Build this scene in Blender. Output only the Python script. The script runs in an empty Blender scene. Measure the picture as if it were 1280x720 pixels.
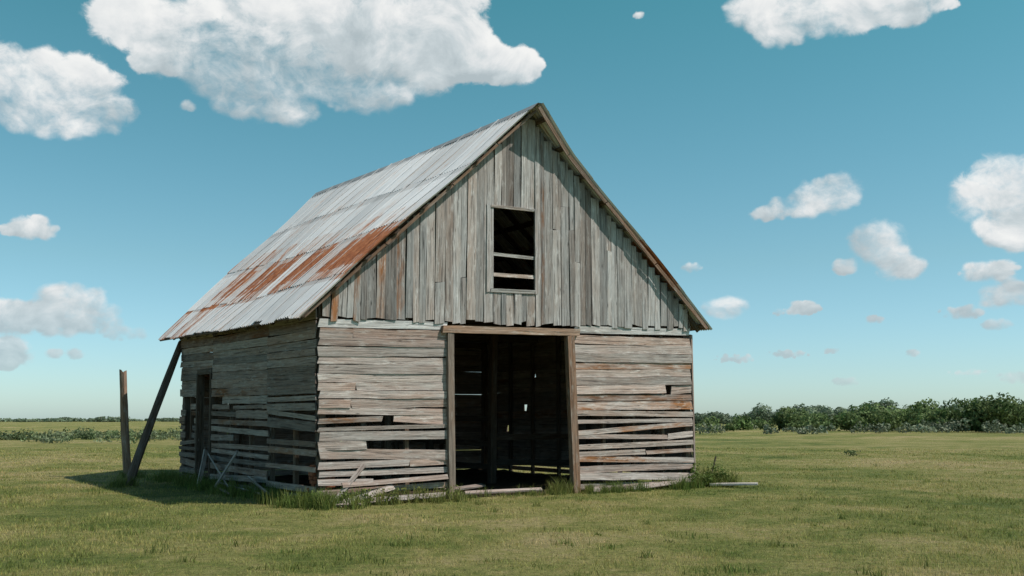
import bpy, math, random
import numpy as np
from mathutils import Vector
random.seed(7); rng=np.random.default_rng(7)
R=random.random
def U(a,b): return a+(b-a)*random.random()
scene=bpy.context.scene
scene.view_settings.view_transform='Standard'; scene.view_settings.look='None'
scene.view_settings.exposure=0; scene.view_settings.gamma=1
# ------------------------------------------------------------ node helpers
class NT:
    def __init__(s,nt): s.nt=nt; nt.nodes.clear()
    def n(s,t,ins=None,**kw):
        nd=s.nt.nodes.new(t)
        for k,v in kw.items(): setattr(nd,k,v)
        for k,v in (ins or {}).items():
            sock=nd.inputs[k]
            if isinstance(v,bpy.types.NodeSocket): s.nt.links.new(v,sock)
            else: sock.default_value=v
        return nd
    def m(s,op,a,b=0.0,c=0.0,clamp=False):
        nd=s.n('ShaderNodeMath',{0:a,1:b,2:c},operation=op); nd.use_clamp=clamp
        return nd.outputs[0]
    def vm(s,op,a,b=(0,0,0),c=None):
        ins={0:a,1:b}
        if c is not None: ins[2]=c
        return s.n('ShaderNodeVectorMath',ins,operation=op)
    def noise(s,vec,scale,detail=4,rough=.5,dist=0.0):
        return s.n('ShaderNodeTexNoise',{'Vector':vec,'Scale':scale,'Detail':detail,'Roughness':rough,'Distortion':dist}).outputs[0]
    def map(s,vec,scale=(1,1,1),loc=(0,0,0)):
        return s.n('ShaderNodeMapping',{'Vector':vec,'Scale':scale,'Location':loc}).outputs[0]
    def ramp(s,fac,stops,interp='LINEAR'):
        nd=s.n('ShaderNodeValToRGB',{0:fac}); cr=nd.color_ramp; cr.interpolation=interp
        while len(cr.elements)<len(stops): cr.elements.new(.5)
        for e,(p,c) in zip(cr.elements,stops):
            e.position=p; e.color=(c,c,c,1) if not hasattr(c,'__len__') else (*c,1)
        return nd.outputs[0]
    def mix(s,f,a,b,blend='MIX'):
        nd=s.n('ShaderNodeMix',data_type='RGBA',blend_type=blend)
        for idx,v in ((0,f),(6,a),(7,b)):
            if isinstance(v,bpy.types.NodeSocket): s.nt.links.new(v,nd.inputs[idx])
            else: nd.inputs[idx].default_value=(*v,1) if (hasattr(v,'__len__') and len(v)==3) else v
        return nd.outputs[2]
    def smooth(s,v,a,b):
        nd=s.n('ShaderNodeMapRange',{0:v,1:a,2:b,3:0.0,4:1.0},interpolation_type='SMOOTHSTEP'); return nd.outputs[0]
def newmat(name):
    m=bpy.data.materials.new(name); m.use_nodes=True
    return m,NT(m.node_tree)
def finish(t,col,rough=.85,bump=None,bstr=.4,bdist=.01,metal=0.0,spec=.3,trans=0.0):
    ins={'Base Color':col,'Roughness':rough,'Metallic':metal,'Specular IOR Level':spec}
    if bump is not None:
        ins['Normal']=t.n('ShaderNodeBump',{'Height':bump,'Strength':bstr,'Distance':bdist}).outputs[0]
    p=t.n('ShaderNodeBsdfPrincipled',ins).outputs[0]
    if trans>0:
        tr=t.n('ShaderNodeBsdfTranslucent',{'Color':col}).outputs[0]
        p=t.n('ShaderNodeMixShader',{0:trans,1:p,2:tr}).outputs[0]
    t.n('ShaderNodeOutputMaterial',{'Surface':p})
# ------------------------------------------------------------ camera
cam=bpy.data.cameras.new('camera'); camo=bpy.data.objects.new('camera',cam)
scene.collection.objects.link(camo); scene.camera=camo
camo.location=(0,0,1.6); camo.rotation_euler=(math.radians(90+7.73),0,0)
cam.lens=34.17; cam.sensor_width=36; cam.clip_end=12000
# ------------------------------------------------------------ sun
sd=Vector((.725,-.185,1.0)).normalized()
sl=bpy.data.lights.new('sun','SUN'); sl.energy=5.0; sl.angle=math.radians(.53); sl.color=(1,.94,.85)
so=bpy.data.objects.new('sun',sl); scene.collection.objects.link(so)
so.rotation_euler=sd.to_track_quat('Z','Y').to_euler(); so.location=(20,-5,30)
# ------------------------------------------------------------ world sky
w=bpy.data.worlds.new('World'); scene.world=w; w.use_nodes=True
t=NT(w.node_tree)
sky=t.n('ShaderNodeTexSky',sky_type='NISHITA'); sky.sun_disc=False
sky.sun_elevation=math.asin(sd.z); sky.sun_rotation=math.atan2(sd.x,sd.y)
sky.air_density=1.0; sky.dust_density=.6; sky.ozone_density=1.2
D=t.n('ShaderNodeTexCoord').outputs['Generated']
el=t.m('DEGREES',t.m('ARCSINE',t.n('ShaderNodeSeparateXYZ',{0:t.vm('NORMALIZE',D).outputs[0]}).outputs[2]))
tint=t.ramp(t.m('DIVIDE',el,60.0,clamp=True),[(0,(.375,.49,.60)),(.05,(.345,.46,.53)),(.15,(.32,.45,.42)),(.4,(.20,.475,.37)),(.5,(.18,.455,.36)),(.8,(.28,.31,.28))])
skc=t.mix(1.0,sky.outputs[0],tint,'MULTIPLY')
t.n('ShaderNodeOutputWorld',{'Surface':t.n('ShaderNodeBackground',{0:skc,1:.27}).outputs[0]})
# ------------------------------------------------------------ clouds (distant shell patches, sun shading of each lump baked into glowing vertex colour)
CR=np.random.default_rng(11)
clouds=[
 [(-22.1,21.6,2.4,1.7),(-16.7,20.8,5.0,2.8),(-11.7,21.9,5.8,3.2),(-5.9,21.6,5.2,2.6),(-.8,20.6,3.2,1.2),(-14.6,18.2,3.6,1.6),(-9.0,18.6,3.2,1.1),(-20.4,19.8,2.2,1.1),(-9.3,24.2,8,2.6)],
 [(-26,17.6,3.6,1.9),(-24.3,16.5,2.5,1.4),(-28.2,17.3,2.6,2.2),(-26.6,15.7,2.8,.9)],
 [(-26.6,10.1,1.2,.75),(-27.6,9.9,1.0,.4)],
 [(-24.5,5.4,3.8,1.0),(-24.6,6.4,1.9,1.0),(-21.7,4.7,1.5,.5),(-27.8,5.3,1.8,1.1)],[(-27.9,3.4,1.5,1.0)],[(-24.2,3.5,.4,.35)],[(-25.2,3.5,.4,.3)],
 [(18.6,22.7,5,1.8),(15.5,22.9,3.2,1.2),(22.3,22.4,3.5,1.4),(16.3,21.5,1.6,.8)],[(25.3,21.9,.8,.3)],
 [(17.4,12.1,3.2,.8),(18.6,12.7,1.7,1.1),(15.0,11.7,1.4,.5)],
 [(20.7,9.9,1.0,1.2),(21.3,9.0,1.2,.8),(22.0,8.3,1.2,.8)],[(19.1,8.5,.7,.55)],
 [(27.9,11.9,2.6,1.9),(28.3,9.9,2.4,1.2)],[(26.4,7.8,1.8,.7)],[(27.4,6.5,2.0,.8),(25.0,5.7,1.4,.45)],[(26.6,5.0,.9,.4)],
 [(12.4,6.4,1.5,.75)],[(10.6,8.8,.7,.35)],[(16.2,6.1,1.9,.3),(16.9,6.3,1.0,.45)],[(13,3.5,1.5,.32)],[(15.9,3.7,1.4,.28)],[(20.5,5.5,.55,.28)],[(18.9,2.1,.9,.3)],[(27.4,2.2,1.2,.35)],[(22.4,3.6,.4,.25)],[(7.8,23.2,.4,.25)],[(25.1,2.5,1.1,.18)],[(18.2,3.8,.6,.2)],[(-19.0,17.4,.4,.35)],
 [(-42,13,6,2.4),(-39,12,4,1.6)],[(-38,21,5,2)],[(-55,8,6,1.8)],[(39,8,5,1.5)],[(48,16,8,3.0),(44,15,4,2)],[(36,17,2.6,1.0)],[(62,9,7,2)],[(-70,18,8,3.5)]]
step=.085
azg=np.arange(-80,72,step); elg=np.arange(.8,31,step)
Hh=np.zeros((len(azg),len(elg)),np.float32); Lt=np.zeros_like(Hh); Hv=np.zeros_like(Hh)
sunv=np.array([.55,.74,.38]); sunv/=np.linalg.norm(sunv)
for grp in clouds:
    for (a0,e0,wa,we) in grp:
        n=int(min(120,10+5*wa*we+4*wa/we))
        for k in range(n):
            rr=math.sqrt(CR.uniform(0,1)); th=CR.uniform(0,2*math.pi)
            x=a0+wa*.9*rr*math.cos(th); y=e0+we*.8*rr*math.sin(th)
            rad=we*CR.uniform(.22,.62)*(1.25-.6*rr)
            if y<e0: rad*=.85
            if k<3: x=a0+wa*(k-1)*.4; y=e0; rad=we*.8
            i0=int((x-rad*1.8-azg[0])/step); i1=int((x+rad*1.8-azg[0])/step)+2; j0=int((y-rad*1.5-elg[0])/step); j1=int((y+rad*1.5-elg[0])/step)+2
            i0=max(0,i0);j0=max(0,j0);i1=min(len(azg),i1);j1=min(len(elg),j1)
            if i1<=i0 or j1<=j0: continue
            gx=(azg[i0:i1,None]-x)/rad; gy=(elg[None,j0:j1]-y)/rad; gx=gx/1.25
            r2=gx*gx+gy*gy
            f=np.clip(1-r2*.48,0,1)
            rs=np.minimum(r2,1.0); nz=np.sqrt(1-rs*.95)
            l=gx/np.maximum(1,np.sqrt(r2))*sunv[0]+gy/np.maximum(1,np.sqrt(r2))*sunv[1]+nz*sunv[2]
            depth=f+CR.uniform(0,.35)
            wgt=f*f*(0.3+depth)
            Lt[i0:i1,j0:j1]+=wgt**3*l; Hv[i0:i1,j0:j1]+=wgt**3
            Hh[i0:i1,j0:j1]+=f*f*.8
Lit=Lt/(Hv+1e-6)
cum=np.cumsum(np.minimum(Hh,1.0)[:,::-1],axis=1)[:,::-1]*step
cumb=np.cumsum(np.minimum(Hh,1.0),axis=1)*step
relb=cumb/(cum+cumb+1e-3)
def blur(a,k,ax):
    out=np.zeros_like(a)
    for i in range(-k,k+1): out+=np.roll(a,i,axis=ax)
    return out/(2*k+1)
Lit=blur(blur(Lit,2,0),2,1)
relb=blur(blur(relb,6,0),3,1)
mask=Hh>.005
K=(mask[:-1,:-1]|mask[1:,:-1]|mask[:-1,1:]|mask[1:,1:])
ii,jj=np.nonzero(K)
ny=len(elg)
quads=np.stack([ii*ny+jj,(ii+1)*ny+jj,(ii+1)*ny+jj+1,ii*ny+jj+1],1)
uq,inv=np.unique(quads.ravel(),return_inverse=True)
AZ=np.radians(azg)[uq//ny]; EL=np.radians(elg)[uq%ny]; RD=5200.0
V=np.stack([RD*np.cos(EL)*np.sin(AZ),RD*np.cos(EL)*np.cos(AZ),RD*np.sin(EL)+1.6],1)
def npmesh(name,V,Fc,mat,col=None,parent=None):
    me=bpy.data.meshes.new(name); nv=len(V); nf,k=Fc.shape
    me.vertices.add(nv); me.vertices.foreach_set('co',V.astype(np.float32).ravel())
    me.loops.add(nf*k); me.loops.foreach_set('vertex_index',Fc.astype(np.int32).ravel())
    me.polygons.add(nf); me.polygons.foreach_set('loop_start',np.arange(0,nf*k,k,dtype=np.int32))
    me.update(calc_edges=True)
    if col is not None:
        ca=me.color_attributes.new('Col','FLOAT_COLOR','POINT')
        a=np.ones((nv,4),dtype=np.float32); a[:,:3]=col; ca.data.foreach_set('color',a.ravel())
    me.materials.append(mat); me.validate()
    o=bpy.data.objects.new(name,me); scene.collection.objects.link(o)
    if parent: o.parent=parent
    return o
m_cl,t=newmat('cumulus_cloud')
at=t.n('ShaderNodeAttribute',attribute_name='Col')
fl_,li_,rb_=t.n('ShaderNodeSeparateColor',{0:at.outputs['Color']}).outputs
Dn=t.vm('NORMALIZE',t.n('ShaderNodeNewGeometry').outputs['Position']).outputs[0]
Ds=t.map(Dn,(1,1,1.25))
a1=t.noise(Ds,15,9,.6,.4); a2=t.noise(t.vm('ADD',Ds,(.010,0,.012)).outputs[0],15,9,.6,.4)
a3=t.noise(Ds,70,8,.64,.5)
wv_=t.noise(Ds,8,3,.5)
nn_=t.m('MULTIPLY_ADD',a1,.55,t.m('MULTIPLY',a3,.45))
d=t.m('ADD',fl_,t.m('MULTIPLY',t.m('SUBTRACT',nn_,.52),3.0))
soft=t.m('MULTIPLY_ADD',t.smooth(wv_,.35,.65),1.0,.6)
q=t.m('DIVIDE',t.m('SUBTRACT',d,.14),soft,clamp=True)
thin=t.smooth(q,0.0,1.0)
thin=t.m('MULTIPLY',thin,t.smooth(fl_,.0,.2))
lit=t.m('ADD',t.m('MULTIPLY',li_,.36),t.m('MULTIPLY',t.m('SUBTRACT',a1,a2),1.5))
lit=t.m('ADD',lit,t.m('MULTIPLY',t.smooth(t.m('ADD',rb_,t.m('MULTIPLY',t.m('SUBTRACT',a1,.5),1.5)),-.05,.95),.66))
lit=t.m('ADD',lit,t.m('MULTIPLY',t.m('SUBTRACT',1.0,t.smooth(fl_,.3,1.0)),.10))
lit=t.m('ADD',lit,.04)
ccol=t.ramp(lit,[(0.0,(.45,.52,.55)),(.35,(.59,.655,.68)),(.68,(.79,.81,.815)),(1.0,(.92,.92,.905))])  # sunlit tops and grey undersides painted into the emission colour
al=t.m('MULTIPLY',thin,.97)
al=t.m('MULTIPLY',al,t.n('ShaderNodeMapRange',{0:t.n('ShaderNodeSeparateXYZ',{0:Dn}).outputs[2],1:0.0,2:.12,3:.5,4:1.0}).outputs[0])
em=t.n('ShaderNodeEmission',{0:ccol,1:1.0}).outputs[0]
tr=t.n('ShaderNodeBsdfTransparent').outputs[0]
t.n('ShaderNodeOutputMaterial',{'Surface':t.n('ShaderNodeMixShader',{0:al,1:tr,2:em}).outputs[0]})
m_cl.cycles.emission_sampling='NONE'
colr=np.stack([(1.25*(1-np.exp(-1.1*Hh))).ravel()[uq],Lit.ravel()[uq],relb.ravel()[uq]],1)
npmesh('clouds',V,inv.reshape(-1,4),m_cl,colr)
# ------------------------------------------------------------ materials
def grass_color(t,pos):
    big=t.noise(pos,.09,4,.6,.5); mid=t.noise(pos,.6,5,.68,.5); fine=t.noise(pos,4.0,5,.72)
    k=t.m('ADD',t.m('MULTIPLY',big,.60),t.m('ADD',t.m('MULTIPLY',mid,.52),t.m('MULTIPLY',fine,.34)))
    c=t.ramp(k,[(.57,(.09,.125,.032)),(.67,(.165,.188,.054)),(.76,(.265,.25,.092)),(.88,(.38,.31,.165))])
    return c,fine
mg,t=newmat('pasture_grass')
pos=t.n('ShaderNodeNewGeometry').outputs['Position']
c,fine=grass_color(t,pos)
vf=t.noise(pos,38,4,.75); vf2=t.noise(pos,9,5,.72)
c=t.mix(1.0,c,t.ramp(vf,[(.3,.5),(.5,.9),(.72,1.0)]),'MULTIPLY')
c=t.mix(1.0,c,t.ramp(vf2,[(.32,.45),(.5,.95),(.7,1.0)]),'MULTIPLY')
finish(t,c,.95,t.m('ADD',vf,t.m('MULTIPLY',vf2,2.0)),.8,.05,spec=.1)
mb,t=newmat('grass_blades')
pos=t.n('ShaderNodeNewGeometry').outputs['Position']
c,_=grass_color(t,pos)
at=t.n('ShaderNodeAttribute',attribute_name='Col')
c=t.mix(1.0,c,at.outputs['Color'],'MULTIPLY')
finish(t,c,.7,spec=.2,trans=.4)
def leafmat(name,c1,c2,tr=.3):
    m,t=newmat(name)
    at=t.n('ShaderNodeAttribute',attribute_name='Col')
    pos=t.n('ShaderNodeNewGeometry').outputs['Position']
    n=t.noise(pos,.35,4,.6)
    c=t.mix(t.smooth(n,.35,.65),c1,c2)
    c=t.mix(1.0,c,at.outputs['Color'],'MULTIPLY')
    finish(t,c,.7,spec=.2,trans=tr)
    return m
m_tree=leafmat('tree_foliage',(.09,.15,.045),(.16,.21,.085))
m_far=leafmat('far_tree_foliage',(.13,.19,.12),(.19,.235,.155))  # paler, greyer green: distance haze put into the leaf colour
m_sage=leafmat('sage_foliage',(.17,.215,.14),(.27,.30,.21),.2)
m_hedge=leafmat('hedge_foliage',(.12,.17,.07),(.21,.25,.15),.25)
m_weed=leafmat('weed_leaves',(.10,.155,.035),(.18,.20,.06),.35)
def woodmat(name,grey,brown,dark=.25,silver=(.62,.59,.56)):
    m,t=newmat(name)
    uv=t.n('ShaderNodeUVMap',uv_map='UVMap').outputs[0]
    at=t.n('ShaderNodeAttribute',attribute_name='Col')
    s_=t.n('ShaderNodeSeparateColor',{0:at.outputs['Color']})
    r,g,b=s_.outputs
    uv1=t.map(uv,(.55,16,1)); uv2=t.map(uv,(2.0,75,1)); uv3=t.map(uv,(.8,3.5,1))
    g1=t.noise(uv1,1.6,6,.65,.6); g2=t.noise(uv2,1.5,4,.6,.2); g3=t.noise(uv3,1.2,5,.6,.3)
    k=t.m('ADD',g,t.m('MULTIPLY',t.m('SUBTRACT',g3,.52),1.8),clamp=True)
    c=t.mix(k,grey,brown)
    rust=t.m('MULTIPLY',b,t.smooth(t.noise(t.map(uv,(.5,2.2,1)),1.3,5,.65),.42,.66))
    c=t.mix(rust,c,(.38,.17,.075))
    c=t.mix(1.0,c,t.ramp(g1,[(.30,dark),(.45,.74),(.56,1.0),(.72,1.0)]),'MULTIPLY')
    c=t.mix(1.0,c,t.ramp(g2,[(.30,.55),(.48,.95),(.7,1.0)]),'MULTIPLY')
    vo=t.n('ShaderNodeTexVoronoi',{'Vector':t.map(uv,(1.1,5.0,1)),'Scale':1.5},feature='F1').outputs['Distance']
    c=t.mix(1.0,c,t.ramp(vo,[(.03,.22),(.085,.75),(.12,1.0)]),'MULTIPLY')
    g4=t.noise(t.map(uv,(1.6,7,1)),1.7,5,.7)
    c=t.mix(t.m('MULTIPLY',t.smooth(g4,.50,.74),.85),c,silver)
    br=t.n('ShaderNodeCombineColor',{0:r,1:r,2:r}).outputs[0]
    c=t.mix(1.0,c,br,'MULTIPLY')
    finish(t,c,.9,t.m('ADD',t.m('MULTIPLY',g1,1.0),t.m('MULTIPLY',g2,.5)),.8,.02,spec=.15)
    return m
m_wf=woodmat('weathered_siding',(.54,.485,.455),(.47,.325,.265),.2,(.64,.595,.56))
m_wg=woodmat('grey_gable_boards',(.46,.455,.45),(.38,.30,.255),.12,(.60,.585,.57))
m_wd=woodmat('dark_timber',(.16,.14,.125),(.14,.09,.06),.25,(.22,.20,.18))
m_wp=woodmat('old_post_wood',(.33,.27,.225),(.32,.19,.125),.25,(.42,.38,.34))
m_r,t=newmat('corrugated_galvanised_iron')
uv=t.n('ShaderNodeUVMap',uv_map='UVMap').outputs[0]
at=t.n('ShaderNodeAttribute',attribute_name='Col')
s_=t.n('ShaderNodeSeparateColor',{0:at.outputs['Color']}); r,g,b=s_.outputs
st=t.noise(t.map(uv,(7,.30,1)),1.0,7,.78,.1)
bl=t.noise(uv,1.1,6,.65,.4); fi=t.noise(t.map(uv,(1,.35,1)),16,5,.7)
base=t.mix(bl,(.54,.55,.57),(.80,.805,.81))
base=t.mix(1.0,base,t.ramp(st,[(.28,.55),(.46,.95),(.7,1.0)]),'MULTIPLY')
base=t.mix(1.0,base,t.n('ShaderNodeCombineColor',{0:g,1:g,2:g}).outputs[0],'MULTIPLY')
rk=t.m('ADD',t.m('MULTIPLY',r,.50),t.m('ADD',t.m('MULTIPLY',st,2.3),t.m('MULTIPLY',bl,.45)))
rk=t.m('ADD',rk,t.m('MULTIPLY',t.m('SUBTRACT',fi,.5),.4))
rm=t.smooth(rk,1.66,1.88)
lr=t.smooth(rk,1.42,1.75)
rc=t.ramp(fi,[(.3,(.13,.04,.018)),(.5,(.30,.095,.035)),(.7,(.44,.19,.085))])
c=t.mix(t.m('MULTIPLY',lr,.5),base,(.50,.33,.24))
c=t.mix(rm,c,rc)
rough=t.m('MULTIPLY_ADD',rm,.35,.5)
finish(t,c,rough,fi,.25,.01,metal=0.05,spec=.5)
m_dirt,t=newmat('barn_dirt')
pos=t.n('ShaderNodeNewGeometry').outputs['Position']
n=t.noise(pos,2.5,8,.7)
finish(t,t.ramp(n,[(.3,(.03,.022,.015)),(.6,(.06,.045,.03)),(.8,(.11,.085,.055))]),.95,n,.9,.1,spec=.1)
m_br,t=newmat('rust_brick')
pos=t.n('ShaderNodeNewGeometry').outputs['Position']
n=t.noise(pos,14,6,.7)
finish(t,t.ramp(n,[(.3,(.14,.05,.03)),(.6,(.30,.12,.07)),(.8,(.34,.22,.17))]),.95,n,.6,.02,spec=.1)
# ------------------------------------------------------------ mesh builder
class MB:
    def __init__(s): s.v=[];s.f=[];s.uv=[];s.c=[]
    def face(s,idx,uvs,col):
        s.f.append(idx); s.uv.extend(uvs); s.c.extend([col]*len(idx))
    def obj(s,name,mat,parent=None,smooth=False):
        me=bpy.data.meshes.new(name); me.from_pydata([tuple(p) for p in s.v],[],s.f)
        ul=me.uv_layers.new(name='UVMap'); ul.data.foreach_set('uv',np.array(s.uv,dtype=np.float32).ravel())
        ca=me.color_attributes.new('Col','FLOAT_COLOR','CORNER')
        arr=np.ones((len(s.c),4),dtype=np.float32); arr[:,:3]=np.array(s.c,dtype=np.float32)
        ca.data.foreach_set('color',arr.ravel())
        me.materials.append(mat); me.update()
        if smooth: me.polygons.foreach_set('use_smooth',[True]*len(me.polygons))
        o=bpy.data.objects.new(name,me); scene.collection.objects.link(o)
        if parent: o.parent=parent
        return o
A=(-3.66,18.71); e1=(.834,.552); e2=(-.552,.834); W=9.65; L=9.53; HE=3.75; RZ=8.55; SL=.915
def warp(p):
    a,s,z=p
    u=a/W; v=s/L
    k=(.96*(1-u)+1.04*u)*(1-v)+(1.02*(1-u)+1.04*u)*v
    zz=z+(k-1)*min(z,HE)
    zc=max(0,z)
    aa=a-.10*(1-u)*min(zc,HE)/HE
    if z>HE: aa-=.55*max(0,s)/10.9*(z-HE)/4.8
    zz-=.05*math.sin(math.pi*min(max(v,0),1))*(zc/RZ)
    return (A[0]+aa*e1[0]+s*e2[0],A[1]+aa*e1[1]+s*e2[1],zz)
def board(mb,p0,p1,wd,w_,nd,th,col,nseg=5,jag=.02,wob=.05,bend=0.0,xf=warp):
    p0=Vector(p0);p1=Vector(p1);wd=Vector(wd).normalized();nd=Vector(nd).normalized()
    Lg=(p1-p0).length; ld=(p1-p0)/max(Lg,1e-6)
    b0=len(mb.v); ou=U(0,60); ov=U(0,60)
    cup=U(-.006,.006)
    for i in range(nseg+1):
        f=i/nseg; c=p0+ld*Lg*f+nd*(bend*4*f*(1-f))
        hw0=w_/2*(1+U(-wob,wob)); hw1=w_/2*(1+U(-wob,wob))
        for (sg,hw,nn) in ((-1,hw0,0),(1,hw1,0),(1,hw1,1),(-1,hw0,1)):
            j=sg*jag if i in (0,nseg) else 0
            q=c+wd*(sg*hw)+nd*(th*nn+cup*(sg))+ld*j
            mb.v.append(xf(q) if xf else tuple(q))
    for i in range(nseg):
        a=b0+i*4; x0=ou+Lg*i/nseg; x1=ou+Lg*(i+1)/nseg
        qs=[(0,1,0,w_),(1,2,w_,w_+th),(2,3,w_+th,2*w_+th),(3,0,2*w_+th,2*w_+2*th)]
        for (m,n_,v0,v1) in qs:
            mb.face((a+m,a+n_,a+4+n_,a+4+m),[(x0,ov+v0),(x0,ov+v1),(x1,ov+v1),(x1,ov+v0)],col)
    a=b0; mb.face((a+3,a+2,a+1,a),[(ou,ov),(ou+.02,ov),(ou+.02,ov+.1),(ou,ov+.1)],(col[0]*.7,col[1],0))
    a=b0+nseg*4; mb.face((a,a+1,a+2,a+3),[(ou,ov),(ou+.02,ov),(ou+.02,ov+.1),(ou,ov+.1)],(col[0]*.7,col[1],0))
barn=bpy.data.objects.new('wooden_barn',None); scene.collection.objects.link(barn)
def hwall(mb,O,D,N,u0,u1,z0,z1,pitch,holes,joints,gapz,lo,hi,warm,missing=.06,lowmiss=.2,tight=(.93,1.0),rusty=.1):
    z=z0
    while z<z1-.05:
        p=pitch*U(.82,1.18)
        if z+p>z1: p=z1-z
        low=1-min(1,max(0,(z-gapz*.35)/gapz))
        segs=[(u0,u1)]
        for (h0,h1,hz0,hz1) in holes:
            ns=[]
            for (a,b) in segs:
                if hz0-p*.5<z<hz1-p*.4 and not(b<h0 or a>h1):
                    if a<h0: ns.append((a,h0+U(-.03,.03)))
                    if b>h1: ns.append((h1+U(-.03,.03),b))
                else: ns.append((a,b))
            segs=ns
        out=[]
        for (a,b) in segs:
            js=[j+U(-.04,.04) for j in joints if a+.4<j<b-.4]
            if b-a>2.3 and R()<.28: js.append(U(a+.6,b-.6))
            js=sorted(js); pts=[a]+js+[b]
            out+=list(zip(pts[:-1],pts[1:]))
        for (a,b) in out:
            if low>.15 and R()<missing*.3+lowmiss*low*.5:
                if R()<.4: continue
                if R()<.5: b=a+(b-a)*U(.35,.8)
                else: a=b-(b-a)*U(.35,.8)
            wdt=p*(U(*tight) if R()>low*1.0 else U(.5,.82))
            tilt=U(-.010,.010)+(U(-.045,.045) if (low>.3 and R()<.5) else 0)
            if tight[0]>.98: tilt=U(-.004,.004)
            if b-a<2 and low>.3: tilt*=1.5
            tl=tilt*(b-a)/2
            off=U(0,.03)
            g=.006
            c0=Vector(O)+Vector(D)*(a+g+U(-.03,.01)*(a==u0))+Vector(N)*off+Vector((0,0,z+p/2-tl))
            c1=Vector(O)+Vector(D)*(b-g+U(-.01,.03)*(b==u1))+Vector(N)*(off+U(0,.02))+Vector((0,0,z+p/2+tl))
            rust=1.0 if R()<rusty else U(0,.25)
            board(mb,c0,c1,(0,0,1),wdt,N,.028,(U(lo,hi),U(*warm),rust),nseg=max(3,int((b-a)/.3)),jag=U(-.03,.03),wob=.07 if tight[0]<.98 else .01,bend=U(-.012,.02)*(1+low))
        z+=p
NF=(0,-1,0)
fw=MB()
hwall(fw,(0,0,0),(1,0,0),NF,0,2.80,.02,3.50,.178,[(2.12,2.3,2.5,2.62),(1.35,1.6,1.55,1.7)],[],1.7,.72,1.12,(.1,.8),lowmiss=.10)
hwall(fw,(0,0,0),(1,0,0),NF,6.10,W,.02,3.50,.178,[(6.25,6.42,2.45,2.6)],[],2.1,.72,1.12,(.15,.85),lowmiss=.2,rusty=.25)
fw.obj('front_siding',m_wf,barn)
tb=MB()
board(tb,(.0,-.012,3.60),(2.80,-.012,3.60),(0,0,1),.17,NF,.03,(1.35,.0,.1),8,.02,.06)
board(tb,(6.1,-.012,3.60),(W-.02,-.012,3.61),(0,0,1),.16,NF,.03,(1.3,.0,.1),8,.02,.06)
tb.obj('top_plate_boards',m_wg,barn)
sw=MB()
hwall(sw,(0,0,0),(0,1,0),(-1,0,0),.03,L,.02,4.02,.185,[(6.8,7.85,-1,2.75),(8.4,9.1,1.1,1.75),(5.0,5.3,1.9,2.0)],[2.66,6.6],1.9,.38,.8,(.2,.8),missing=.05,lowmiss=.4)
sw.obj('left_side_siding',m_wf,barn)
sw=MB()
hwall(sw,(W,0,0),(0,1,0),(1,0,0),.03,L,.02,4.3,.19,[(7.2,7.3,1.9,2.0),(8.1,8.2,1.2,1.3)],[],.1,.5,.9,(.2,.8),missing=.0,lowmiss=.0,tight=(1.06,1.12))
sw.obj('right_side_siding',m_wf,barn)
sw=MB()
hwall(sw,(0,L,0),(1,0,0),(0,1,0),.0,W,.02,4.1,.19,[(4.35,4.45,1.9,2.05),(4.6,4.68,.9,1.0),(5.2,5.3,1.3,1.4),(6.5,6.6,1.5,1.6)],[],.1,.5,.9,(.2,.8),missing=.0,lowmiss=.0,tight=(1.06,1.12))
def roofz(a): return RZ-SL*abs(a-W/2)
def gable(mb,s,N,windows,zb,cover=(.90,.99)):
    a=.06
    while a<W-.06:
        wv=min(U(.12,.26),W-.06-a)
        if wv<.05: break
        c=a+wv/2
        top=roofz(c)-.14
        zs=[(zb+U(-.09,.03),top)]
        for (w0,w1,wz0,wz1) in windows:
            if c>w0 and c<w1: zs=[(zb+U(-.09,.03),wz0),(wz1,top)]
        for (z0,z1) in zs:
            if z1-z0<.08: continue
            if R()<.05 and z0<zb+.2 and cover[0]<1: z0+=U(.05,.3)
            near=max(0,1-abs(c-1.25)/1.2)
            rust=1.0 if (R()<.8*near or R()<.04) else U(0,.15)
            tl=U(-.016,.016)
            o=U(0,.026)
            cut=[(z0,z1)]
            if z1-z0>2.2 and R()<.35:
                zm=U(z0+.8,z1-.8); cut=[(z0,zm-.004),(zm+.004,z1)]
            for (q0,q1) in cut:
                board(mb,(c-tl,s+N[1]*o,q0),(c+tl,s+N[1]*(o+U(0,.02)),q1),(1,0,0),wv*U(*cover),N,.024,(U(.5,1.15),U(0,.7),rust),nseg=max(3,int((q1-q0)/.4)),jag=U(-.02,.02),wob=.04,bend=U(-.006,.014))
        a+=wv
gb=MB()
gable(gb,-.03,NF,[(3.80,5.0,4.42,6.23)],3.72)
gb.obj('gable_siding',m_wg,barn)
gable(sw,L+.02,(0,1,0),[],3.9,(1.03,1.1))
sw.obj('back_siding',m_wf,barn)
fr=MB()
def beam(mb,p0,p1,w_,th,wd,nd,lo=.7,hi=1.1,ns=6,xf=warp,jag=.01):
    p0=Vector(p0)-Vector(nd)*th/2; p1=Vector(p1)-Vector(nd)*th/2
    board(mb,p0,p1,wd,w_,nd,th,(U(lo,hi),U(.2,.9),U(0,.2)),ns,jag,.05,0,xf)
for (a,s) in ((.09,.10),(W-.09,.10),(.09,L-.1),(W-.09,L-.1)):
    beam(fr,(a,s,-.1),(a,s,4.0),.15,.15,(1,0,0),(0,1,0))
for a in (.95,1.9,6.95,7.85,8.75): beam(fr,(a,.065,-.1),(a,.065,4.1),.09,.09,(1,0,0),(0,1,0))
for a in (1.6,3.2,4.8,6.4,8.0): beam(fr,(a,L-.07,-.1),(a,L-.07,4.1),.1,.1,(1,0,0),(0,1,0))
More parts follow.
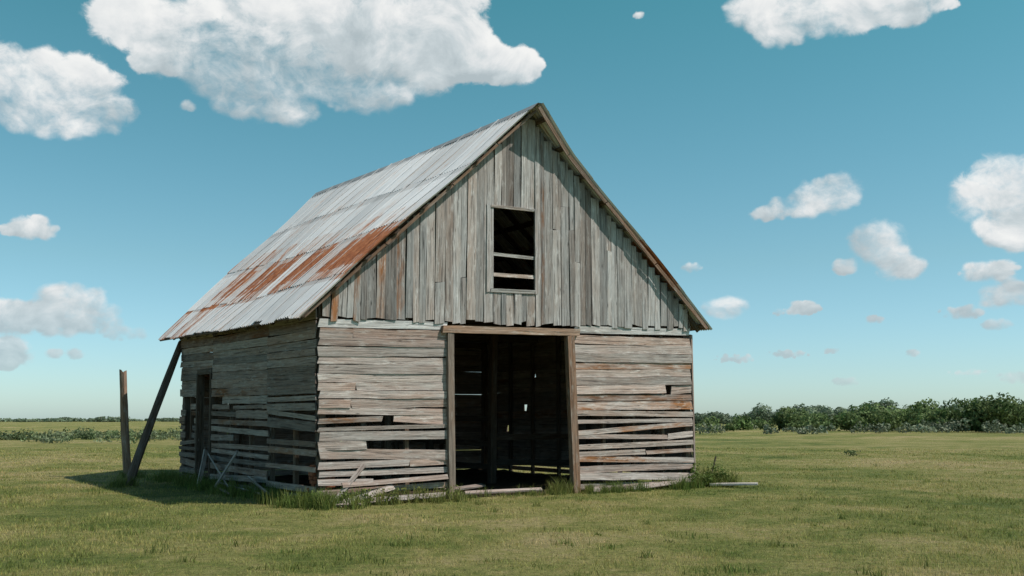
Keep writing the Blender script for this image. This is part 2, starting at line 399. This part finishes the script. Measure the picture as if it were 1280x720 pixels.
for s in (1.3,2.66,4.0,5.4,6.72,7.93,8.8):
    beam(fr,(.065,s,-.1),(.065,s,4.0),.09,.09,(0,1,0),(1,0,0))
    beam(fr,(W-.065,s,-.1),(W-.065,s,4.0),.09,.09,(0,1,0),(1,0,0))
for a in (.08,W-.08): beam(fr,(a,.2,4.02),(a,L-.2,4.02),.14,.14,(1,0,0),(0,0,1),ns=10)
for s in (.12,3.2,6.4,L-.12): beam(fr,(.1,s,3.85),(W-.1,s,3.85),.15,.18,(0,1,0),(0,0,1),ns=10)
for a in (1.4,2.8,6.7,8.2):
    beam(fr,(a,.06,3.95),(a,.06,roofz(a)-.3),.09,.08,(1,0,0),(0,1,0))
for a in (3.0,5.9):
    for s in (3.2,6.4): beam(fr,(a,s,-.05),(a+U(-.1,.1),s,3.8),.17,.17,(1,0,0),(0,1,0),.4,.6)
for z in (.5,1.1): beam(fr,(6.0,3.3,z+U(-.06,.06)),(W-.3,3.35,z+U(-.06,.06)),.15,.03,(0,0,1),(0,1,0),.4,.6)
for z in (.4,1.0,1.6): beam(fr,(5.95,3.3,z+U(-.05,.05)),(5.95,8.4,z+U(-.05,.05)),.14,.03,(0,0,1),(1,0,0),.4,.6)
for a in (3.6,4.3,5.1): beam(fr,(a,6.6,-.05),(a+U(-.3,.3),6.7,2.6+U(-.5,.8)),.12,.05,(1,0,0),(0,1,0),.5,.8)
beam(fr,(3.4,4.0,.1),(5.4,5.2,.55),.15,.04,(0,0,1),(0,1,0),.6,.8)
a=.3
while a<W-.3:
    board(fr,(a,.3,3.97),(a,L-.3,3.97),(1,0,0),.235,(0,0,1),.025,(U(.7,1),U(.2,.8),0),6,.01,.01); a+=.24
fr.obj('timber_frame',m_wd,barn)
df=MB()
beam(df,(2.86,-.06,-.15),(2.85,-.06,3.45),.15,.13,(1,0,0),(0,1,0),.7,.8)
beam(df,(6.04,-.07,-.15),(5.93,-.07,3.45),.18,.14,(1,0,0),(0,1,0),.75,.85)
beam(df,(2.66,-.075,3.53),(6.18,-.075,3.53),.15,.13,(0,0,1),(0,1,0),1.15,1.3,9)
df.obj('door_frame',m_wp,barn)
df=MB()
beam(df,(3.78,-.075,4.36),(3.78,-.075,6.29),.09,.05,(1,0,0),(0,1,0),.9,1.0)
beam(df,(5.03,-.075,4.36),(5.03,-.075,6.29),.08,.05,(1,0,0),(0,1,0),.7,.9)
beam(df,(3.84,-.077,6.25),(4.98,-.077,6.25),.06,.05,(0,0,1),(0,1,0),.9,1.1)
beam(df,(3.84,-.077,4.40),(4.98,-.077,4.40),.08,.05,(0,0,1),(0,1,0),.9,1.1)
beam(df,(3.82,-.05,5.20),(5.0,-.05,5.17),.07,.03,(0,0,1),(0,1,0),1.1,1.2)
beam(df,(3.82,-.05,4.75),(5.0,-.05,4.74),.08,.03,(0,0,1),(0,1,0),1.1,1.2)
df.obj('loft_window_frame',m_wg,barn)
sd_=MB()
beam(sd_,(.0,6.72,2.82),(.0,7.95,2.80),.14,.12,(0,0,1),(1,0,0),.6,.8)
beam(sd_,(-.02,6.75,-.1),(-.02,6.73,2.75),.12,.12,(0,1,0),(1,0,0),.6,.8)
beam(sd_,(-.02,7.92,-.1),(-.02,7.9,2.75),.12,.12,(0,1,0),(1,0,0),.6,.8)
sd_.obj('side_door_frame',m_wd,barn)
ct=MB()
beam(ct,(W+.045,-.02,.05),(W+.045,-.02,3.55),.07,.04,(0,1,0),(1,0,0),.75,.95)
ct.obj('corner_boards',m_wf,barn)
# ------------------------------------------------------------ roof
OV=.47; DM=W/2+OV; CS=math.sqrt(1+SL*SL)
def over(side,d):
    if side<0: return .46-.09*d/DM
    f=min(1,max(0,d/1.0))
    return .60-.26*f-.06*d/DM
def roofpt(side,d,s,h):
    nx=SL/CS*side; nz=1/CS
    sag=.035*math.sin(d*1.25)*math.sin(s*.6+1)*(1 if d>.3 else d/.3)
    return warp((W/2+side*d+nx*(h-sag),s,RZ-SL*d+nz*(h-sag)))
rm_=MB()
SB=10.35
for side in (-1,1):
    rows=[(0,1.62),(1.55,3.15),(3.08,4.40),(4.33,DM)]
    for ri,(d0,d1) in enumerate(rows):
        ns=15; shw=(SB+.5)/ns
        for k in range(ns):
            s0=-.5+k*shw; s1=s0+shw+.05
            first=k==0; last=k==ns-1
            if last: s1=s0+shw
            rust=0.0
            if ri==2: rust=[1.1,1.25,1.0,.4,1.1,1.2,.3,.9,1.1,.9,.5,1.0,.7,.2,.1][k]
            elif ri==3: rust=U(.0,.35) if R()<.75 else .7
            elif ri==1: rust=U(.0,.25)
            else: rust=U(0,.1)
            gtone=U(.8,1.12)
            e1_=U(-.06,.06) if ri==3 else U(-.03,.03)
            lift=(4-ri)*.012+U(0,.010); tw=U(-.006,.006); rotd=U(-.03,.03)
            nw=7*6; nl=6; b0=len(rm_.v)
            dE=d1+e1_
            for j in range(nl+1):
                for i in range(nw+1):
                    f=i/nw; ss=s0+(s1-s0)*f
                    d=d0+(dE+rotd*f-d0)*j/nl
                    if first: ss=-over(side,d)+(s1+over(side,d))*f
                    if last: ss=s0+(s1+.55*(1-d/DM)-s0)*f
                    ph=2*math.pi*7*f
                    h=lift+.019*math.cos(ph)+tw*f+(.012 if i>nw-3 and not last else 0)+.008*math.sin(d*2.3+k)
                    if ri==3 and j==nl: h+=U(-.012,.006)
                    rm_.v.append(roofpt(side,d,ss,h))
            for j in range(nl):
                for i in range(nw):
                    q=b0+j*(nw+1)+i
                    idx=(q,q+nw+1,q+nw+2,q+1) if side<0 else (q,q+1,q+nw+2,q+nw+1)
                    def uvp(jj,ii):
                        return (s0+(s1-s0)*ii/nw+side*30+k*.31,(d0+(d1-d0)*jj/nl)*CS+ri*.37)
                    uvs=[uvp(j,i),uvp(j+1,i),uvp(j+1,i+1),uvp(j,i+1)] if side<0 else [uvp(j,i),uvp(j,i+1),uvp(j+1,i+1),uvp(j+1,i)]
                    rr=rust*[.7,1,1.15,1.1,.95,.7][j] if ri==2 else rust*(1.2 if (j==0) else 1)
                    if ri==1 and j>=4: rr+=.3
                    if ri==3 and j==0 and side<0: rr+=.35
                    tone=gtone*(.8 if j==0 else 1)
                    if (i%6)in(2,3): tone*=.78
                    rm_.face(idx,uvs,(rr,tone,.5))
rm_.obj('metal_roof',m_r,barn,smooth=True)
rc_=MB(); n=40
for i in range(n+1):
    s=-.56+(SB+.55+.56)*i/n
    for (side,d) in ((-1,.17),(-1,.01),(1,.01),(1,.2)):
        rc_.v.append(roofpt(side,d,s,.075+(0.0 if d<.1 else U(-.012,.0))))
for i in range(n):
    for j in range(3):
        q=i*4+j; rc_.face((q,q+4,q+5,q+1),[(s,0),(s,1),(s+1,1),(s+1,0)],(.15,.5,0))
rc_.obj('ridge_cap',m_r,barn)
rf=MB()
for side in (-1,1):
    s=.06
    nx=SL/CS*side; nz=1/CS
    while s<L+.1:
        p0=(W/2+side*.02-nx*.09,s,RZ-SL*.02-nz*.09); de=DM-U(.0,.10)
        p1=(W/2+side*de-nx*.09,s,RZ-SL*de-nz*.09)
        beam(rf,p0,p1,.06,.11,(0,1,0),(nx,0,nz),.7,1.1,6); s+=.78
    d=.25
    while d<DM:
        p0=(W/2+side*d-nx*.03,-over(side,d)+U(.02,.12),RZ-SL*d-nz*.03); p1=(W/2+side*d-nx*.03,SB+.3*(1-d/DM)-.05,RZ-SL*d-nz*.03)
        beam(rf,p0,p1,.13,.024,(side*1,0,-SL),(nx,0,nz),.8,1.2,12); d+=.62
    d=DM-.06
    p0=(W/2+side*d-nx*.03,-over(side,d)+.04,RZ-SL*d-nz*.03); p1=(W/2+side*d-nx*.03,SB-.05,RZ-SL*d-nz*.03)
    beam(rf,p0,p1,.14,.03,(side*1,0,-SL),(nx,0,nz),.8,1.2,12)
rf.obj('rafters_and_purlins',m_wd,barn)
bb=MB()
for side in (-1,1):
    nx=SL/CS*side; nz=1/CS
    pts=[.0,1.0,2.1,3.6,DM-.03]
    for d0,d1 in zip(pts[:-1],pts[1:]):
        q=[]
        for d in (d0+.01,d1-.01):
            dd=.075+U(-.012,.012)
            q.append((W/2+side*d-nx*dd,-over(side,d)+.05+(0 if side>0 else .1),RZ-SL*d-nz*dd))
        hh=.085 if side>0 else .06
        board(bb,q[0],q[1],(nx,0,nz),hh,NF,.025,(U(.6,.85),U(.3,.9),.2),4,.01,.08)
bb.obj('barge_boards',m_wp,barn)
fl=MB(); nn=24
for i in range(nn+1):
    for j in range(nn+1):
        fl.v.append(warp((.1+(W-.2)*i/nn,.0+(L-.1)*j/nn,.012+.06*R()*min(1,j/3))))
for i in range(nn):
    for j in range(nn):
        q=i*(nn+1)+j; fl.face((q,q+nn+1,q+nn+2,q+1),[(0,0)]*4,(1,1,1))
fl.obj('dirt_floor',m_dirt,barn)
bp=MB()
for k in range(60):
    z=.04+.075*int(k/6); a=.02+U(0,.3)
    if z>.75: break
    c=Vector((a,.12+U(0,.2),z)); an=U(-.3,.3)
    dv=Vector((math.cos(an),math.sin(an),0))*.1
    board(bp,c-dv,c+dv,(-dv.y,dv.x,0),.1,(0,0,1),.065,(U(.7,1.1),.5,0),1,0,.03)
bp.obj('corner_bricks',m_br,barn)
dp=MB()
def loose(p0,p1,w_=.15,th=.03,tilt=0,lo=.55,hi=.85):
    p0=Vector(p0);p1=Vector(p1);d=(p1-p0).normalized()
    n=Vector((math.sin(tilt)*d.y,-math.sin(tilt)*d.x,math.cos(tilt)))
    wdv=d.cross(n).normalized(); n=wdv.cross(d).normalized()
    board(dp,p0,p1,wdv,w_,n if n.z>0 else -n,th,(U(lo,hi),U(.1,.8),.1),4,U(-.03,.03),.06)
loose((-.1,-.35,.05),(2.5,-.45,.12),.13,tilt=.8)
loose((.1,-.6,.03),(1.5,-.15,.30),.12,tilt=1.0)
loose((.4,-.2,.38),(2.75,-.1,.46),.1,tilt=1.3)
loose((-.2,-.5,.04),(.5,-.9,.05),.10,tilt=.3)
loose((.2,-.25,.05),(.9,-.1,.75),.09,tilt=.8)
loose((3.4,.3,.07),(5.2,.05,.09),.16,tilt=.2)
loose((3.2,.8,.10),(4.6,1.5,.12),.16,tilt=.2)
loose((6.3,-.3,.06),(8.8,-.2,.10),.13,tilt=.9)
loose((7.4,-.4,.05),(9.3,-.3,.16),.10,tilt=.9)
loose((-.35,4.2,.03),(-.2,6.4,.75),.12,tilt=1.0,lo=.6,hi=.8)
loose((-.5,4.9,.02),(-.15,4.3,.9),.11,tilt=1.0,lo=.6,hi=.8)
loose((-.45,1.0,.03),(-.2,3.4,.35),.13,tilt=.9,lo=.6,hi=.8)
loose((-.3,2.2,.05),(-.25,5.2,.12),.13,tilt=.6,lo=.6,hi=.8)
loose((-.6,5.8,.04),(-.12,6.9,.85),.12,tilt=.9,lo=.8,hi=1.0)
loose((-.7,3.0,.04),(-.5,4.6,.08),.12,tilt=.3,lo=.8,hi=1.0)
dp.obj('fallen_boards',m_wf,barn)
# ------------------------------------------------------------ posts
def pole(name,p0,p1,r,mat,ns=10):
    mb=MB(); p0=Vector(p0);p1=Vector(p1); ax=(p1-p0); Lg=ax.length; ax.normalize()
    x=ax.orthogonal().normalized(); y=ax.cross(x); K=10
    ph=[U(-.12,.12) for _ in range(K)]
    bx,by=U(-.04,.04),U(-.04,.04)
    for i in range(ns+1):
        f=i/ns; c=p0+ax*Lg*f+x*(bx*math.sin(f*3.1))+y*by*math.sin(f*4)
        rr=r*(1.08-.22*f)
        for k in range(K):
            a=2*math.pi*k/K; q=rr*(1+ph[k]+U(-.05,.05)); e=U(-.06,.08) if i==ns else 0
            mb.v.append(c+x*q*math.cos(a)+y*q*math.sin(a)+ax*e)
    col=(U(.9,1.1),U(.4,.8),.1)
    for i in range(ns):
        for k in range(K):
            k2=(k+1)%K
            mb.face((i*K+k,i*K+k2,(i+1)*K+k2,(i+1)*K+k),[(Lg*i/ns,k*.06),(Lg*i/ns,(k+1)*.06),(Lg*(i+1)/ns,(k+1)*.06),(Lg*(i+1)/ns,k*.06)],col)
    mb.face(tuple(ns*K+k for k in range(K)),[(k*.01,k*.02) for k in range(K)],col)
    return mb.obj(name,mat)
pole('leaning_prop_pole',(-9.36,24.0,-.15),(-9.12,26.75,3.72),.105,m_wd)
pole('fence_post',(-10.72,27.7,-.2),(-11.08,27.75,2.95),.115,m_wp)
pole('thin_stake',(4.92,24.9,-.1),(5.15,24.95,.66),.024,m_wd,6)
pk=MB()
board(pk,(4.75,23.75,.05),(5.85,23.55,.07),(.1,1,0),.2,(0,0,1),.045,(1.25,.1,0),4,.02,.05,0,None)
pk.obj('loose_plank',m_wf)
# ------------------------------------------------------------ ground
def spaced(n,far):
    k=np.linspace(-1,1,n); b=6.5
    return np.sinh(k*b)/math.sinh(b)*far
n=181
xs=spaced(n,4500); ys=spaced(n,4500)+20
X,Y=np.meshgrid(xs,ys,indexing='ij')
def gznp(X,Y):
    fade=np.clip((np.hypot(X,Y-25)-13)/25,0,1)
    return (.16*np.sin(X*.06+1.2)*np.sin(Y*.05+.3)+.07*np.sin(X*.21+Y*.13))*fade*np.clip(1.6-np.hypot(X,Y)/400,0,1)
Z=gznp(X,Y)
V=np.stack([X,Y,Z],-1).reshape(-1,3)
i,j=np.meshgrid(np.arange(n-1),np.arange(n-1),indexing='ij'); q=(i*n+j).ravel()
g=npmesh('ground',V,np.stack([q,q+n,q+n+1,q+1],1),mg)
g.data.polygons.foreach_set('use_smooth',[True]*len(g.data.polygons))
# ------------------------------------------------------------ grass blades
def blades(name,X,Y,H,Wd,mat,lean=.5,bright=(.6,1.35),tint=None):
    N=len(X); Z=gznp(X,Y)
    an=rng.uniform(0,2*np.pi,N); la=rng.uniform(0,2*np.pi,N); lm=rng.uniform(.1,1,N)*lean*H
    dx=np.cos(an)*Wd/2; dy=np.sin(an)*Wd/2
    P0=np.stack([X-dx,Y-dy,Z-.01],1); P1=np.stack([X+dx,Y+dy,Z-.01],1)
    M0=np.stack([X-dx*.7+np.cos(la)*lm*.35,Y-dy*.7+np.sin(la)*lm*.35,Z+H*.55],1)
    M1=np.stack([X+dx*.7+np.cos(la)*lm*.35,Y+dy*.7+np.sin(la)*lm*.35,Z+H*.55],1)
    T=np.stack([X+np.cos(la)*lm,Y+np.sin(la)*lm,Z+H],1)
    V=np.stack([P0,P1,M0,M1,T],1).reshape(-1,3)
    b=np.arange(N)*5
    Fc=np.concatenate([np.stack([b,b+1,b+3],1),np.stack([b,b+3,b+2],1),np.stack([b+2,b+3,b+4],1)])
    br=rng.uniform(bright[0],bright[1],N)
    c=np.stack([br*rng.uniform(.9,1.2,N),br,br*rng.uniform(.8,1.1,N)],1)
    if tint is not None: c*=tint
    c=np.repeat(c,5,axis=0)
    return npmesh(name,V,Fc,mat,c)
def inbarn(X,Y,m=0.0):
    a=(X-A[0])*e1[0]+(Y-A[1])*e1[1]; s=(X-A[0])*e2[0]+(Y-A[1])*e2[1]
    return (a>-m)&(a<W+m)&(s>-m)&(s<L+m)
N=280000
u=rng.uniform(0,1,N); r=7.5*(60/7.5)**u
th=rng.uniform(-.62,.62,N)
X=r*np.sin(th);Y=r*np.cos(th)
pat=.5+.5*np.sin(X*.9+np.sin(Y*.7)*2)*np.sin(Y*.8+np.cos(X*.6)*2)
pat=.5*pat+.5*(.5+.5*np.sin(X*2.3+np.sin(Y*1.9)*2.2)*np.sin(Y*2.1+np.cos(X*1.7)*2))
k=~inbarn(X,Y)&(rng.uniform(0,1,N)<.25+1.0*pat); X=X[k];Y=Y[k];r=r[k];pat=pat[k]
H=(rng.uniform(.012,.045,len(X))*(0.4+1.3*pat))*(1+.008*r); Wd=.005*(r/8)**.85
blades('grass',X,Y,H,Wd,mb,1.1,(.8,1.8))
def local(a,s): return A[0]+a*e1[0]+s*e2[0],A[1]+a*e1[1]+s*e2[1]
T=[]
def tuft(x,y,h,rad,n): T.append((x,y,h,rad,n))
for k in range(62):
    x,y=local(U(-.5,2.9),U(-.85,-.1)); tuft(x,y,U(.10,.40),U(.05,.14),32)
for k in range(26):
    x,y=local(U(2.9,6.0),U(-.5,.4)); tuft(x,y,U(.08,.26),U(.06,.18),32)
for k in range(85):
    x,y=local(U(6.0,W+.6),U(-.7,-.1)); tuft(x,y,U(.08,.34),U(.05,.14),32)
for k in range(30):
    x,y=local(W+U(-.4,.9),U(-.6,.6)); tuft(x,y,U(.25,.6),U(.08,.2),45)
for k in range(110):
    x,y=local(U(-.75,-.08),U(-.3,L+.3)); tuft(x,y,U(.12,.4),U(.08,.22),50)
for k in range(12):
    x,y=local(U(-.6,.4),U(-1.1,-.5)); tuft(x,y,U(.25,.42),.12,36)
for k in range(6):
    x,y=local(U(5.3,5.9),U(-.3,.1)); tuft(x,y,U(.2,.4),.1,50)
for k in range(8):
    tuft(-9.36+U(-.3,.3),24+U(-.3,.3),U(.15,.35),.12,50); tuft(-10.7+U(-.3,.3),27.7+U(-.3,.3),U(.15,.35),.12,50)
for k in range(330):
    rr=10*(60/10)**R(); th=U(-.6,.6); x=rr*math.sin(th);y=rr*math.cos(th)
    if inbarn(np.array([x]),np.array([y]),.2)[0]: continue
    tuft(x,y,U(.035,.12),U(.05,.25),26)
X=[];Y=[];H=[]
for x,y,h,rad,n in T:
    X.append(x+rng.normal(0,rad*.6,n));Y.append(y+rng.normal(0,rad*.6,n));H.append(h*rng.uniform(.4,1.1,n))
X=np.concatenate(X);Y=np.concatenate(Y);H=np.concatenate(H)
blades('tall_grass_tufts',X,Y,H,.012*np.ones(len(X)),m_weed,.8,(.5,1.5))
# ------------------------------------------------------------ leafy masses
def leaves(blobs,size,per):
    Vs=[];Cs=[]
    for (x,y,z,rx,ry,rz,br) in blobs:
        n=max(20,int(per*(rx*ry*rz)**(2/3)))
        d=rng.normal(size=(n,3)); d/=np.linalg.norm(d,axis=1)[:,None]
        rad=rng.uniform(.45,1.0,n)**.5*(1+.14*np.sin(d[:,0]*7+x)+.1*np.sin(d[:,2]*9+y))
        c=d*rad[:,None]*np.array([rx,ry,rz])+np.array([x,y,z])
        c[:,2]=np.maximum(c[:,2],rng.uniform(.02,.3,n))
        nrm=d+rng.normal(0,.5,(n,3)); nrm/=np.linalg.norm(nrm,axis=1)[:,None]
        t1=np.cross(nrm,rng.normal(size=(n,3))); t1/=np.linalg.norm(t1,axis=1)[:,None]; t2=np.cross(nrm,t1)
        sz=size*rng.uniform(.5,1.3,n)[:,None]
        q=np.stack([c-t1*sz,c-t2*sz*.6,c+t1*sz,c+t2*sz*.6],1)
        Vs.append(q.reshape(-1,3))
        b=br*rng.uniform(.65,1.3,n)
        Cs.append(np.repeat(np.stack([b,b,b],1),4,axis=0))
    V=np.concatenate(Vs);C=np.concatenate(Cs)
    return V,np.arange(len(V)).reshape(-1,4),C
def clump(x,y,h,w_,k=7,br=1.0):
    out=[]
    for i in range(k):
        a=U(0,6.28); rr=w_*.5*math.sqrt(U(0,1))
        zz=h*U(.25,.8); s=U(.18,.34)*h
        sx=s*U(1.0,1.5)
        out.append((x+rr*math.cos(a),y+rr*math.sin(a),zz*(1-.3*rr/(w_*.5)),sx,sx,s,br*U(.7,1.3)))
    out.append((x,y,h*.3,w_*.42,w_*.42,h*.3,br*.8))
    return out
def pol(deg,dist): a=math.radians(deg); return dist*math.sin(a),dist*math.cos(a)
bl=[]
for az_,h in ((13.2,2.4),(15.9,4.2),(16.8,3.2),(19.0,3.2),(20.2,4.6),(20.9,3.8),(22.8,5.2),(23.6,4.0),(25.6,5.4),(26.6,5.8),(27.9,5.0),(29.5,6.6),(31.5,5),(33.5,6.5),(36,5)):
    x,y=pol(az_,U(145,165)); bl+=clump(x,y,h,h*U(1.0,1.4),13,U(.75,1.1))
az_=9.0
while az_<38:
    f=max(0,min(1,(az_-12)/14))
    dist=U(140,180); x,y=pol(az_,dist)
    h=U(1.2,2.8)+U(0,1.0)*f
    bl+=clump(x,y,h,h*U(1.0,1.8),8,U(.75,1.25)); az_+=U(.6,1.4)
V,Fc,C=leaves(bl,.25,95)
npmesh('tree_line',V,Fc,m_tree,C)
bl=[]
az_=8.5
while az_<40:
    dist=U(300,420); x,y=pol(az_,dist); h=U(4,6.5)+(4*R() if az_>14 else 0)
    bl+=clump(x,y,h,h*1.7,8,U(.8,1.1)); az_+=U(.5,.9)
V,Fc,C=leaves(bl,.45,42)
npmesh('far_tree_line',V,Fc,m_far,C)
bl=[]
az_=9.5
while az_<38:
    dist=U(110,140) if R()<.6 else U(140,170); x,y=pol(az_,dist); h=U(.7,1.9)*(dist/120)
    bl+=clump(x,y,h,h*U(1.4,2.6),5,U(.7,1.05)); az_+=U(.4,1.2)
V,Fc,C=leaves(bl,.18,90)
npmesh('sage_bushes',V,Fc,m_sage,C)
bl=[]
az_=-38
while az_<-14:
    dist=U(70,95); x,y=pol(az_,dist); h=U(.7,1.35)
    bl+=clump(x,y,h,h*U(1.6,3.2),5,U(.6,1.1)); az_+=U(.2,.42)
V,Fc,C=leaves(bl,.11,140)
npmesh('hedge',V,Fc,m_hedge,C)
bl=[]
az_=-50
while az_<50:
    dist=U(800,1300); x,y=pol(az_,dist); h=U(2.0,4.5)
    bl+=[(x,y,h*.4,U(8,22),6,h*.6,U(.8,1.1))]; az_+=U(.3,1.1)
V,Fc,C=leaves(bl,1.2,14)
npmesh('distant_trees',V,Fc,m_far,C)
bl=[(14.6+U(-.3,.3),42.2+U(-.2,.2),U(.08,.2),U(.12,.25),.2,U(.08,.14),.7) for _ in range(6)]
V,Fc,C=leaves(bl,.05,900)
npmesh('weed_clump',V,Fc,m_tree,C)
bl=[]
for k in range(18):
    x,y=local(W+U(-.3,.7),U(-.5,.2)); bl.append((x,y,U(.1,.4),.14,.14,.18,U(.8,1.2)))
for k in range(14):
    x,y=local(U(-.3,2.8),U(-.6,-.2)); bl.append((x,y,U(.05,.18),.12,.12,.12,U(.8,1.2)))
V,Fc,C=leaves(bl,.035,2600)
npmesh('broadleaf_weeds',V,Fc,m_weed,C)
